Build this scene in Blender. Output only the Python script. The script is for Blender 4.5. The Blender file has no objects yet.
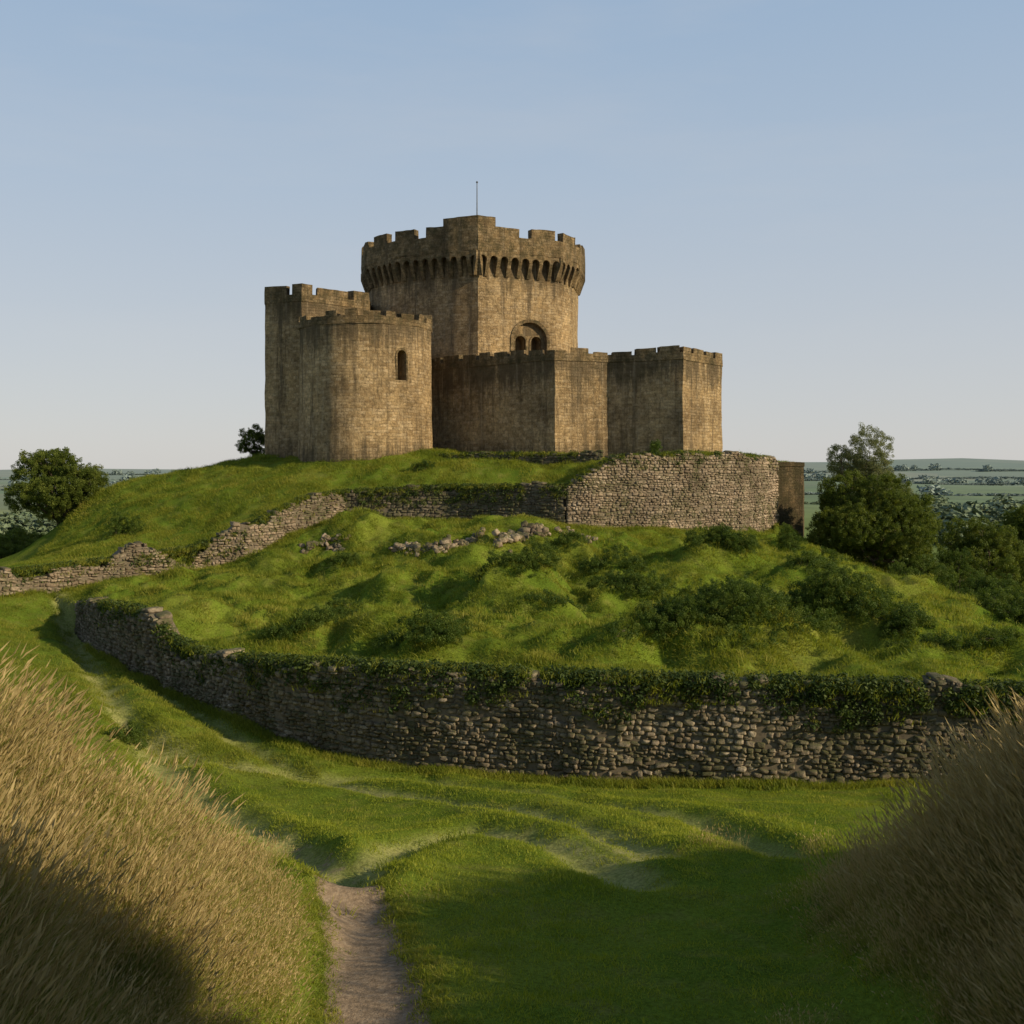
import bpy, bmesh, math, random
import numpy as np
from mathutils import Vector, noise as mnoise
random.seed(7); rng=np.random.default_rng(7)
F=1100.0; HZ=465.0
scene=bpy.context.scene
# ---------------------------------------------------------------- helpers
def W(px,py,D): return ((px-512)*D/F, D, (HZ-py)*D/F)
def XY(px,D): return ((px-512)*D/F, D)
def Z(py,D): return (HZ-py)*D/F
def link(o,parent=None):
    scene.collection.objects.link(o)
    if parent is not None: o.parent=parent
    return o
def empty(name):
    o=bpy.data.objects.new(name,None); o.empty_display_size=0.5
    return link(o)
def sstep(a,b,x):
    t=np.clip((x-a)/(b-a),0,1); return t*t*(3-2*t)
def vhash(ix,iy,seed):
    h=(ix.astype(np.int64)*374761393+iy.astype(np.int64)*668265263+seed*974711)&0xffffffff
    h=((h^(h>>13))*1274126177)&0xffffffff
    return ((h^(h>>16))&0xffffff)/float(0xffffff)
def vnoise(x,y,seed=0):
    ix=np.floor(x);iy=np.floor(y);fx=x-ix;fy=y-iy
    fx=fx*fx*fx*(fx*(fx*6-15)+10);fy=fy*fy*fy*(fy*(fy*6-15)+10)
    a=vhash(ix,iy,seed);b=vhash(ix+1,iy,seed);c=vhash(ix,iy+1,seed);d=vhash(ix+1,iy+1,seed)
    return (a*(1-fx)+b*fx)*(1-fy)+(c*(1-fx)+d*fx)*fy
def fbm(x,y,seed=0,o=4):
    s=0;a=.5;t=0
    for i in range(o):
        s=s+a*vnoise(x*2**i+i*17.3,y*2**i-i*9.1,seed+i);t+=a;a*=.5
    return s/t-.5
# ---------------------------------------------------------------- terrain
def rbf(pts,c=4.0,sm=0.02):
    P=np.array(pts,float);n=len(P)
    d=np.sqrt(((P[:,None,:2]-P[None,:,:2])**2).sum(-1)+c*c)
    A=np.zeros((n+3,n+3));A[:n,:n]=d-np.eye(n)*sm
    A[:n,n]=1;A[:n,n+1:]=P[:,:2];A[n,:n]=1;A[n+1:,:n]=P[:,:2].T
    w=np.linalg.solve(A,np.concatenate([P[:,2],[0,0,0]]))
    def f(x,y):
        out=w[n]+w[n+1]*x+w[n+2]*y
        for i in range(n):
            out=out+w[i]*np.sqrt((x-P[i,0])**2+(y-P[i,1])**2+c*c)
        return out
    return f
WL=[(85,56,630,602),(110,50,655,606),(135,47.5,668,609),(158,45.6,682,618),(174,44.6,690,640),(205,42.5,702,655),(240,40.5,718,659),(290,38.2,742,662),(400,36,765,668),(600,34,780,677),(800,33,785,683),(1024,32,787,690)]
WLp=[(*XY(p,D),Z(b,D),Z(t,D)) for p,D,b,t in WL]+[(30,33,-9.2,-6.6)]
WU=[(-120,55,596,582),(0,58,590,574),(100,62,583,562),(200,65,572,548),(245,66,560,530),(300,69,530,500),(345,71.5,519,492),(450,71.5,520,487),(565,69,525,487),(585,69.3,527,474),(612,70,528,458),(680,72,532,453),(735,75,533,455),(770,80,532,459)]
WUp=[(*XY(p,D),Z(b,D),Z(t,D)) for p,D,b,t in WU]
wl=np.array(WLp);wu=np.array(WUp)
def side_l(x,y):
    yw=np.interp(x,wl[:,0],wl[:,1]); yw=np.where(x<wl[0,0],56+(wl[0,0]-x)*1.2,yw)
    return y-yw
def side_u(x,y):
    yw=np.interp(x,wu[:,0],wu[:,1]); yw=np.where(x>wu[-1,0],82+(x-wu[-1,0])*.6,yw)
    yw=np.where(x>21.9,1e5,yw)
    yw=np.where(x<wu[0,0],wu[0,1]-(wu[0,0]-x)*.3,yw)
    return y-yw
base=lambda Y:-4.5-.152*Y
Lp=[(x,Y,base(Y)) for Y in (-15,0,10,20,29) for x in (-10,-2,5,14)]
Lp+=[(x,y,b) for x,y,b,t in WLp]+[(-20,30,-8.0),(-28,45,-7.6),(-20,62,-7.2),(30,10,-6),(-30,5,-5),(28,25,-8.6),
     (*XY(0,57),Z(600,57)),(*XY(50,59),Z(596,59)),(-35,58,-7.2),(*XY(60,50),Z(645,50)),(*XY(100,39),Z(705,39)),(-45,40,-7.5)]
Hp=[(x,y+.8,t-.12) for x,y,b,t in WLp]
Hp+=[(x,y-.4,b) for x,y,b,t in WUp]
Hp+=[W(600,600,50),W(800,612,47),W(350,605,52),W(600,640,42),W(450,640,43),W(600,563,60),W(450,560,60),W(740,572,60),W(250,585,58),
     W(780,548,70),W(860,572,62),W(950,612,52),W(1024,650,44),(26,65,-9.0),(32,50,-9.8),(30,80,-10.5),(27,95,-10.5),(40,60,-11),(21.5,76,-6.0),(22.5,84,-6.6),(24,72,-7.2),
     (0,120,-9),(-20,120,-9),(20,120,-11),(-40,120,-12),(38,40,-9.5),(*XY(0,57),Z(600,57)),(*XY(50,59),Z(596,59)),(-35,58,-7.2),(-50,60,-8)]
Tp=[(x,y+.6,t-.1) for x,y,b,t in WUp]
Tp+=[W(130,540,70),W(200,520,72),W(150,484,80),W(105,488,82),W(200,468,82),W(265,459,83),W(330,460,77.5),W(380,459,77),W(425,460,77.5),W(300,482,74.5),W(520,464,76),W(460,470,74.5),
     W(620,462,74),W(60,542,85),W(20,560,75),(-45,90,-9.5),(-45,70,-8),(0,80,.5),(0,95,.5),(12,85,.6),(18,88,.4),(-15,90,.4),(-15,100,-.5),(0,105,0),(-27,95,-2.5),(-34,100,-7),(20,84,.1),(22,92,-.4)]
fL=rbf(Lp,3.0);fH=rbf(Hp,2.5);fT=rbf(Tp,2.0)
TR=[[(120,762),(200,768),(300,780),(420,796),(520,812),(600,832),(655,862)],
    [(60,700),(120,762),(210,800),(290,840),(350,880)],
    [(150,745),(300,768),(420,780),(560,795),(700,820),(790,860)],
    [(350,880),(400,845),(470,830),(560,845),(640,885)]]
PATH=[(378,1060),(378,1024),(374,985),(368,950),(358,915),(345,880),(322,855),(290,838)]
def Lhit(px,py):
    D=4.5/((py-HZ)/F-.152); D=min(D,60 if px<200 else 34); return ((px-512)*D/F,D)
def polyd(x,y,pl):
    d=np.full(np.shape(x),1e9)
    for (ax,ay),(bx,by) in zip(pl[:-1],pl[1:]):
        vx,vy=bx-ax,by-ay;t=np.clip(((x-ax)*vx+(y-ay)*vy)/(vx*vx+vy*vy+1e-9),0,1)
        d=np.minimum(d,np.hypot(x-ax-t*vx,y-ay-t*vy))
    return d
PATHw=[Lhit(*p) for p in PATH]; PATHw=[(PATHw[0][0],-5)]+PATHw
TRw=[[Lhit(*p) for p in t] for t in TR]
def bankL(x,y): return np.minimum(np.maximum(0,-2.45-x)*.64,5.0)*(1-sstep(13.5,22.5,y+.25*(x+6)))
def bankR(x,y): return np.minimum(np.maximum(0,x-4.1)*.66,3.3)*(1-sstep(13.5,21.5,y))
HUM=[]
def height(x,y):
    x=np.asarray(x,float);y=np.asarray(y,float)
    L=fL(np.clip(x,-60,60),np.clip(y,-20,70))
    b=bankL(x,y)+bankR(x,y)
    L=L+b+fbm(x/2.8,y/2.8,3)*.36+fbm(x/.9,y/.9,5,2)*.09+b*.25*fbm(x/1.2,y/1.2,9)
    dp=polyd(x,y,PATHw)
    L=L-.14*np.exp(-(dp/.6)**4)
    for t in TRw:
        d_=polyd(x,y,t);L=L-.25*np.exp(-(d_/.5)**2)+.10*np.exp(-((d_-1.05)/.4)**2)
    xc=np.clip(x,-60,60);yc=np.clip(y,20,125)
    n=fbm(x/4.5,y/4.5,11)*2.2+(.5-np.abs(fbm(x/2.6,y/2.0,15,3))*3.2)*.60+fbm(x/1.2,y/1.2,13,3)*.6
    wn=sstep(.3,4,np.abs(side_l(x,y)))*sstep(.2,3,np.abs(side_u(x,y)))
    H=fH(xc,yc)+n*(.1+.9*wn)
    for hx,hy,rx,ry,hh in HUM:
        H=H+hh*np.exp(-(((x-hx)/rx)**2+((y-hy)/ry)**2)**1.5)
    T=fT(xc,yc)+fbm(x/5,y/5,21)*.8*sstep(.5,4,side_u(x,y))+fbm(x/1.3,y/1.3,22,3)*.4
    T=T+(H-T)*sstep(104,118,y)
    z=np.where(side_l(x,y)>0,H,L)
    z=np.where((side_u(x,y)>0)&(y>50),T,z)
    dx=np.maximum(np.abs(x)-42,0);dy=np.maximum(np.maximum(y-112,-25-y),0)
    d=np.hypot(dx,dy);r=np.hypot(x,y)
    far=sstep(0,55,d)
    hill=np.exp(-((r-2600)/700)**2)*(12+26*sstep(-300,900,x)*(.8+fbm(x/500,y/500,31)))
    B=-18+fbm(x/300,y/300,33)*12*sstep(150,700,r)+fbm(x/60,y/60,35)*1.5-6*sstep(300,1500,r)+hill+8*np.exp(-((r-1300)/350)**2)*(.5+fbm(x/300,y/300,36)*2)
    return z*(1-far)+B*far
def H1(x,y): return float(height(np.array([x]),np.array([y]))[0])
def hit(px,py,D0=8.0,D1=140):
    D=np.arange(D0,D1,.1);x=(px-512)*D/F;z=(HZ-py)*D/F
    g=height(x,D);k=np.nonzero(g>=z)[0]
    i=k[0] if len(k) else len(D)-1
    return x[i],D[i],g[i]
BUSH=[(735,655,190,54,1),(850,632,125,56,1),(522,590,92,40,1),(430,654,120,34,1),(612,584,68,26,1),(718,562,80,30,1),(640,606,90,22,1),(800,584,70,28,1),(350,622,76,18,1),(575,552,54,18,1),(905,650,100,32,1),(300,643,90,20,1),(560,615,70,16,1),(940,664,80,26,1),(690,612,60,20,1),(480,560,60,16,0),(690,590,60,16,0),(860,590,50,20,1),(400,590,70,14,0),(990,668,80,26,1),(560,645,80,18,0),(340,575,50,12,1),(625,655,70,18,1)]
_b=[]
for px,py,w_,h_,lf in BUSH:
    x_,y_,z_=hit(px,py,36);_b.append((x_,y_+.5,w_*y_/F,h_*y_/F,lf))
for x_,y_,ww,hh,lf in _b: HUM.append((x_,y_,ww*.50,ww*.36,hh*(.60 if lf else .9)))
BUSHw=_b
def axis(lo,hi,step,far_lo,far_hi,n):
    core=np.arange(lo,hi+step/2,step)
    g=np.linspace(0,1,n+1)[1:]
    a=np.log(1+(far_hi-hi)/step); up=hi+step*(np.exp(a*g)-1)
    a=np.log(1+(lo-far_lo)/step); dn=lo-step*(np.exp(a*g)-1)
    return np.concatenate([dn[::-1],core,up])
def mesh_obj(name,verts,faces,mat=None,parent=None,smooth=False):
    me=bpy.data.meshes.new(name);me.from_pydata(verts,[],faces);me.update()
    if mat: me.materials.append(mat)
    if smooth: me.shade_smooth()
    o=bpy.data.objects.new(name,me);return link(o,parent)
# ---------------------------------------------------------------- materials
def newmat(name):
    m=bpy.data.materials.new(name);m.use_nodes=True;nt=m.node_tree;nt.nodes.clear()
    return m,nt
class N:
    def __init__(s,nt): s.nt=nt
    def n(s,t,**k):
        x=s.nt.nodes.new(t)
        for a,b in k.items(): setattr(x,a,b)
        return x
    def l(s,a,b): s.nt.links.new(a,b)
    def noise(s,vec,scale,detail=4,rough=.55,out='Fac'):
        x=s.n('ShaderNodeTexNoise');x.inputs['Scale'].default_value=scale;x.inputs['Detail'].default_value=detail;x.inputs['Roughness'].default_value=rough
        s.l(vec,x.inputs['Vector']);return x.outputs[out]
    def ramp(s,fac,stops):
        x=s.n('ShaderNodeValToRGB');e=x.color_ramp.elements
        while len(e)<len(stops): e.new(.5)
        for i,(p,c) in enumerate(stops):
            e[i].position=p;e[i].color=(*c,1) if len(c)==3 else c
        s.l(fac,x.inputs['Fac']);return x.outputs['Color']
    def mix(s,fac,a,b,mode='MIX'):
        x=s.n('ShaderNodeMix',data_type='RGBA',blend_type=mode)
        for sock,v in ((x.inputs[0],fac),(x.inputs[6],a),(x.inputs[7],b)):
            if isinstance(v,(int,float)): sock.default_value=v
            elif isinstance(v,tuple): sock.default_value=(*v,1) if len(v)==3 else v
            else: s.l(v,sock)
        return x.outputs[2]
    def math(s,op,a,b=0.0,c=None):
        x=s.n('ShaderNodeMath',operation=op)
        for i,v in enumerate((a,b,c)):
            if v is None: continue
            if isinstance(v,(int,float)): x.inputs[i].default_value=v
            else: s.l(v,x.inputs[i])
        return x.outputs[0]
    def mapping(s,vec,scale):
        x=s.n('ShaderNodeMapping');x.inputs['Scale'].default_value=scale;s.l(vec,x.inputs['Vector']);return x.outputs[0]
g3=lambda v:(v,v,v)
def mat_terrain():
    m,nt=newmat('turf');q=N(nt)
    geo=q.n('ShaderNodeNewGeometry').outputs['Position']
    n1=q.noise(geo,.22,4);n2=q.noise(geo,1.6,4);n3=q.noise(geo,14,3,.7)
    c=q.ramp(n1,[(.3,(.085,.135,.016)),(.5,(.135,.185,.022)),(.7,(.19,.215,.034))])
    c=q.mix(q.ramp(n2,[(.5,g3(0)),(.75,g3(.6))]),c,(.22,.20,.055))
    trk=q.n('ShaderNodeAttribute',attribute_name='track').outputs['Fac']
    c=q.mix(q.math('MULTIPLY',trk,q.ramp(q.noise(geo,2.2,4,.7),[(.3,g3(.45)),(.6,g3(1))])),c,(.36,.345,.13))
    c=q.mix(1.0,c,q.ramp(n3,[(.3,g3(.55)),(.7,g3(1.25))]),'MULTIPLY')
    at=q.n('ShaderNodeAttribute',attribute_name='path').outputs['Fac']
    pm=q.math('ADD',at,q.math('MULTIPLY',q.math('SUBTRACT',q.noise(geo,3.5,4,.7),.5),.9))
    pm=q.ramp(pm,[(.46,g3(0)),(.6,g3(1))])
    pm=q.math('MULTIPLY',pm,q.ramp(at,[(.02,g3(0)),(.15,g3(1))]))
    dirt=q.ramp(q.noise(geo,9,5,.75),[(.3,(.17,.125,.08)),(.55,(.30,.225,.15)),(.75,(.44,.355,.25))])
    c=q.mix(pm,c,dirt)
    fr=q.n('ShaderNodeAttribute',attribute_name='farm').outputs['Fac']
    wv=q.n('ShaderNodeVectorMath',operation='SCALE');q.l(q.noise(geo,.004,3,out='Color'),wv.inputs[0]);wv.inputs['Scale'].default_value=120
    av=q.n('ShaderNodeVectorMath',operation='ADD');q.l(geo,av.inputs[0]);q.l(wv.outputs[0],av.inputs[1])
    v=q.n('ShaderNodeTexVoronoi',feature='F1');v.inputs['Scale'].default_value=.0048;q.l(q.mapping(av.outputs[0],(1,.6,0)),v.inputs['Vector'])
    sep=q.n('ShaderNodeSeparateColor');q.l(v.outputs['Color'],sep.inputs[0])
    fc=q.ramp(sep.outputs[0],[(0,(.10,.16,.045)),(.3,(.15,.21,.055)),(.55,(.20,.24,.08)),(.8,(.27,.26,.12)),(1,(.12,.18,.05))])
    fc=q.mix(1.0,fc,q.ramp(q.noise(geo,.02,4),[(.3,g3(.7)),(.7,g3(1.2))]),'MULTIPLY')
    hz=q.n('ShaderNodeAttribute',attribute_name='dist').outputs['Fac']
    fc=q.mix(hz,fc,(.27,.33,.335))  # aerial haze painted in: fields fade to grey-blue with distance
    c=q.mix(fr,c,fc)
    b=q.n('ShaderNodeBsdfPrincipled');b.inputs['Roughness'].default_value=.95;b.inputs['Specular IOR Level'].default_value=.0
    q.l(c,b.inputs['Base Color'])
    bp=q.n('ShaderNodeBump');bp.inputs['Strength'].default_value=.6;bp.inputs['Distance'].default_value=.06
    q.l(q.noise(geo,11,4,.75),bp.inputs['Height']);q.l(bp.outputs[0],b.inputs['Normal'])
    o=q.n('ShaderNodeOutputMaterial');q.l(b.outputs[0],o.inputs[0]);return m
def mat_leaf(name,stops,trans=.35,patch=.35,rough=.6):
    m,nt=newmat(name);q=N(nt)
    r=q.n('ShaderNodeObjectInfo').outputs['Random'];geo=q.n('ShaderNodeNewGeometry').outputs['Position']
    f=q.math('ADD',q.math('MULTIPLY',r,.45),q.math('MULTIPLY',q.noise(geo,patch,3),.85));f=q.math('SUBTRACT',f,.15)
    c=q.ramp(f,stops)
    b=q.n('ShaderNodeBsdfPrincipled');b.inputs['Roughness'].default_value=rough;b.inputs['Specular IOR Level'].default_value=.2
    q.l(c,b.inputs['Base Color'])
    if trans<=0:
        o=q.n('ShaderNodeOutputMaterial');q.l(b.outputs[0],o.inputs[0]);return m
    t=q.n('ShaderNodeBsdfTranslucent');q.l(q.mix(1.0,c,(1.3,1.3,.6),'MULTIPLY'),t.inputs['Color'])
    mx=q.n('ShaderNodeMixShader');mx.inputs[0].default_value=trans
    q.l(b.outputs[0],mx.inputs[1]);q.l(t.outputs[0],mx.inputs[2])
    o=q.n('ShaderNodeOutputMaterial');q.l(mx.outputs[0],o.inputs[0]);return m
def mat_rock(name,stops,moss=.35,scale=7):
    m,nt=newmat(name);q=N(nt)
    r=q.n('ShaderNodeObjectInfo').outputs['Random'];geo=q.n('ShaderNodeNewGeometry')
    pos=geo.outputs['Position']
    f=q.math('ADD',q.math('MULTIPLY',r,.6),q.math('MULTIPLY',q.noise(pos,.8,4),.45))
    c=q.ramp(f,stops)
    c=q.mix(1.0,c,q.ramp(q.noise(pos,scale,5,.75),[(.3,g3(.45)),(.7,g3(1.3))]),'MULTIPLY')
    c=q.mix(1.0,c,q.ramp(q.noise(pos,.35,5,.7),[(.3,g3(.38)),(.65,g3(1.15))]),'MULTIPLY')
    sx=q.n('ShaderNodeSeparateXYZ');q.l(geo.outputs['Normal'],sx.inputs[0])
    mm=q.math('ADD',q.noise(pos,1.1,4,.7),q.math('MULTIPLY',sx.outputs[2],.16))
    c=q.mix(q.ramp(mm,[(.62-.2*moss,g3(0)),(.72-.1*moss,g3(.75))]),c,(.06,.07,.022))
    b=q.n('ShaderNodeBsdfPrincipled');b.inputs['Roughness'].default_value=.92;b.inputs['Specular IOR Level'].default_value=.15
    q.l(c,b.inputs['Base Color'])
    bp=q.n('ShaderNodeBump');bp.inputs['Strength'].default_value=.8;bp.inputs['Distance'].default_value=.04
    q.l(q.noise(pos,16,4,.75),bp.inputs['Height']);q.l(bp.outputs[0],b.inputs['Normal'])
    o=q.n('ShaderNodeOutputMaterial');q.l(b.outputs[0],o.inputs[0]);return m
def mat_masonry(name,tone=1.0,lichen=.0):
    m,nt=newmat(name);q=N(nt)
    uv=q.n('ShaderNodeUVMap').outputs[0];pos=q.n('ShaderNodeNewGeometry').outputs['Position']
    nz=q.noise(uv,1.3,3,out='Color')
    wob=q.n('ShaderNodeVectorMath',operation='SCALE');q.l(nz,wob.inputs[0]);wob.inputs['Scale'].default_value=.22
    add=q.n('ShaderNodeVectorMath',operation='ADD');q.l(uv,add.inputs[0]);q.l(wob.outputs[0],add.inputs[1])
    def brick(bw,rh,ms):
        b=q.n('ShaderNodeTexBrick');q.l(add.outputs[0],b.inputs['Vector'])
        b.inputs['Color1'].default_value=(0,0,0,1);b.inputs['Color2'].default_value=(1,1,1,1);b.inputs['Mortar'].default_value=(.5,.5,.5,1)
        b.inputs['Scale'].default_value=1;b.inputs['Brick Width'].default_value=bw;b.inputs['Row Height'].default_value=rh
        b.inputs['Mortar Size'].default_value=ms;b.inputs['Mortar Smooth'].default_value=.6;b.inputs['Bias'].default_value=0
        b.offset=.43;b.squash=1.4;b.squash_frequency=3
        return b
    bk=brick(.40,.215,.02)
    t=tone
    c=q.ramp(bk.outputs['Color'],[(0,(.40*t,.28*t,.145*t)),(.5,(.51*t,.37*t,.20*t)),(1,(.58*t,.44*t,.265*t))])
    c=q.mix(q.math('MULTIPLY',bk.outputs['Fac'],.45),c,(.28*t,.20*t,.115*t))
    big=q.noise(pos,.22,6,.7)
    c=q.mix(1.0,c,q.ramp(big,[(.32,(.42,.40,.38)),(.48,(.95,.93,.90)),(.66,(1.28,1.24,1.16))]),'MULTIPLY')
    spk=q.noise(pos,3.4,7,.9)
    c=q.mix(1.0,c,q.ramp(spk,[(.34,g3(.32)),(.5,g3(1.0)),(.64,g3(1.42))]),'MULTIPLY')
    sta=q.n('ShaderNodeAttribute',attribute_name='stain').outputs['Fac']
    st=q.noise(q.mapping(pos,(1.1,1.1,.09)),1.0,6,.8)
    st=q.math('ADD',st,q.math('MULTIPLY',sta,.17))
    c=q.mix(q.ramp(st,[(.50,g3(0)),(.66,g3(.82))]),c,(.115*t,.088*t,.055*t))
    st2=q.noise(q.mapping(pos,(3.5,3.5,.12)),1.0,4,.7)
    c=q.mix(q.ramp(st2,[(.56,g3(0)),(.74,g3(.4))]),c,(.56*t,.45*t,.30*t))
    lm=q.math('ADD',q.noise(pos,1.4,5,.8),q.math('MULTIPLY',sta,.07))
    c=q.mix(q.ramp(lm,[(.60-lichen*.18,g3(0)),(.70-lichen*.1,g3(.25+lichen*.6))]),c,(.075,.066,.032))
    b=q.n('ShaderNodeBsdfPrincipled');b.inputs['Roughness'].default_value=.93;b.inputs['Specular IOR Level'].default_value=.12
    q.l(c,b.inputs['Base Color'])
    hh=q.math('ADD',q.math('MULTIPLY',bk.outputs['Fac'],-.4),q.math('ADD',q.math('MULTIPLY',bk.outputs['Color'],.3),q.math('MULTIPLY',spk,2.4)))
    bp=q.n('ShaderNodeBump');bp.inputs['Strength'].default_value=1.0;bp.inputs['Distance'].default_value=.09
    q.l(hh,bp.inputs['Height']);q.l(bp.outputs[0],b.inputs['Normal'])
    o=q.n('ShaderNodeOutputMaterial');q.l(b.outputs[0],o.inputs[0]);return m
def mat_plain(name,col,rough=.8,metal=0,ns=8):
    m,nt=newmat(name);q=N(nt);pos=q.n('ShaderNodeNewGeometry').outputs['Position']
    c=q.mix(1.0,col,q.ramp(q.noise(pos,ns,5,.7),[(.3,g3(.6)),(.7,g3(1.3))]),'MULTIPLY')
    b=q.n('ShaderNodeBsdfPrincipled');b.inputs['Roughness'].default_value=rough;b.inputs['Metallic'].default_value=metal
    q.l(c,b.inputs['Base Color']);o=q.n('ShaderNodeOutputMaterial');q.l(b.outputs[0],o.inputs[0]);return m
M_turf=mat_terrain()
M_lawn=mat_leaf('lawn_grass_blades',[(.1,(.13,.18,.016)),(.45,(.24,.285,.026)),(.8,(.36,.37,.05)),(1,(.42,.37,.10))],.45,.5)
M_hill=mat_leaf('hill_grass_blades',[(.1,(.075,.12,.013)),(.4,(.175,.215,.022)),(.7,(.29,.29,.042)),(1,(.42,.36,.10))],.45,.3)
M_tallg=mat_leaf('meadow_grass_blades',[(.1,(.13,.17,.028)),(.45,(.25,.26,.055)),(.8,(.38,.34,.095)),(1,(.50,.41,.16))],.4,.6)
M_seed=mat_leaf('grass_seed_heads',[(.1,(.40,.32,.14)),(.6,(.54,.43,.21)),(1,(.60,.50,.27))],.4,.6)
M_dry=mat_leaf('dry_grass_blades',[(.1,(.11,.13,.03)),(.5,(.25,.205,.07)),(1,(.40,.30,.12))],.35,.6)
M_leaf=mat_leaf('tree_leaves',[(.1,(.055,.085,.013)),(.5,(.11,.145,.023)),(.9,(.19,.215,.04))],.4,.5)
M_leafgrey=mat_leaf('willow_leaves',[(.1,(.13,.15,.08)),(.5,(.19,.21,.11)),(.9,(.25,.26,.15))],.4,.4)
M_bramble=mat_leaf('bramble_leaves',[(.1,(.035,.068,.011)),(.5,(.075,.118,.017)),(.9,(.15,.19,.03))],.35,.6)
M_ivy=mat_leaf('ivy_leaves',[(.1,(.03,.05,.012)),(.5,(.055,.085,.018)),(.9,(.11,.14,.03))],.25,.8)
M_distleaf=mat_leaf('distant_tree_leaves',[(.1,(.10,.14,.075)),(.5,(.13,.17,.095)),(.9,(.16,.20,.115))],0,.01)  # greens dulled towards the fields, light haze mixed into the colour
M_farleaf=mat_leaf('far_tree_leaves',[(.1,(.185,.24,.215)),(.5,(.205,.26,.235)),(.9,(.23,.285,.255))],0,.005)  # pale blue-green paints aerial haze onto the farthest trees
M_bark=mat_plain('bark',(.12,.09,.06),.9)
M_rock=mat_rock('fieldstone',[(.1,(.15,.12,.08)),(.4,(.245,.195,.135)),(.7,(.34,.275,.195)),(1,(.54,.455,.34))],.75)
M_rockm=mat_rock('shaded_mossy_fieldstone',[(.1,(.10,.082,.055)),(.5,(.17,.14,.095)),(.8,(.24,.195,.14)),(1,(.34,.28,.21))],.95)  # darkened to paint in the terrace wall's shade, along with heavy moss
M_rockw=mat_rock('pale_fieldstone',[(.1,(.21,.155,.10)),(.4,(.33,.25,.17)),(.7,(.42,.33,.235)),(1,(.54,.445,.33))],.5)
M_mortar=mat_plain('mortar_core',(.15,.12,.08),.95)
M_mas=mat_masonry('castle_masonry',.97,.3)
M_masd=mat_masonry('weathered_parapet_masonry',.62,.85)
M_pole=mat_plain('pole_metal',(.12,.12,.12),.5,.6)
M_dark=mat_plain('niche_shade',(.05,.04,.03),.95)  # near-black colour standing in for shade inside the window niches
# ---------------------------------------------------------------- terrain mesh
xs=axis(-32,32,.2,-5200,5200,60);ys=axis(2,86,.2,-900,5200,64)
gx,gy=np.meshgrid(xs,ys);gz=height(gx,gy)
nx,ny=len(xs),len(ys)
co=np.stack([gx,gy,gz],-1).reshape(-1,3)
i=np.arange(nx*ny).reshape(ny,nx)
fa=np.stack([i[:-1,:-1],i[:-1,1:],i[1:,1:],i[1:,:-1]],-1).reshape(-1,4)
me=bpy.data.meshes.new('terrain')
me.vertices.add(len(co));me.vertices.foreach_set('co',co.ravel())
me.loops.add(fa.size);me.loops.foreach_set('vertex_index',fa.ravel().astype(np.int32))
me.polygons.add(len(fa));me.polygons.foreach_set('loop_start',np.arange(0,fa.size,4,dtype=np.int32));me.polygons.foreach_set('loop_total',np.full(len(fa),4,dtype=np.int32))
me.update(calc_edges=True);me.validate()
X,Y=co[:,0],co[:,1];r=np.hypot(X,Y)
dp=polyd(X,Y,PATHw);pv=(1-sstep(.42,.80,dp))*1.0
pv=pv*(1-.55*sstep(17.5,21.5,Y))
tv=np.zeros(len(X))
for k_,t in enumerate(TRw):
    d_=polyd(X,Y,t);pv=np.maximum(pv,.22*(1-sstep(.1,.42,d_)));tv=np.maximum(tv,(1,.8,.55,.8)[k_]*(1-sstep(.25,.75,d_)))
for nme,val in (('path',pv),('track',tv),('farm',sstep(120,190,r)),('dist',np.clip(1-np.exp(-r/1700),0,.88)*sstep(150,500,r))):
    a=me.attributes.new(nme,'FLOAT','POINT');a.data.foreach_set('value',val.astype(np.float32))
me.materials.append(M_turf);me.shade_smooth()
terrain=link(bpy.data.objects.new('ground_terrain',me))
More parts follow.
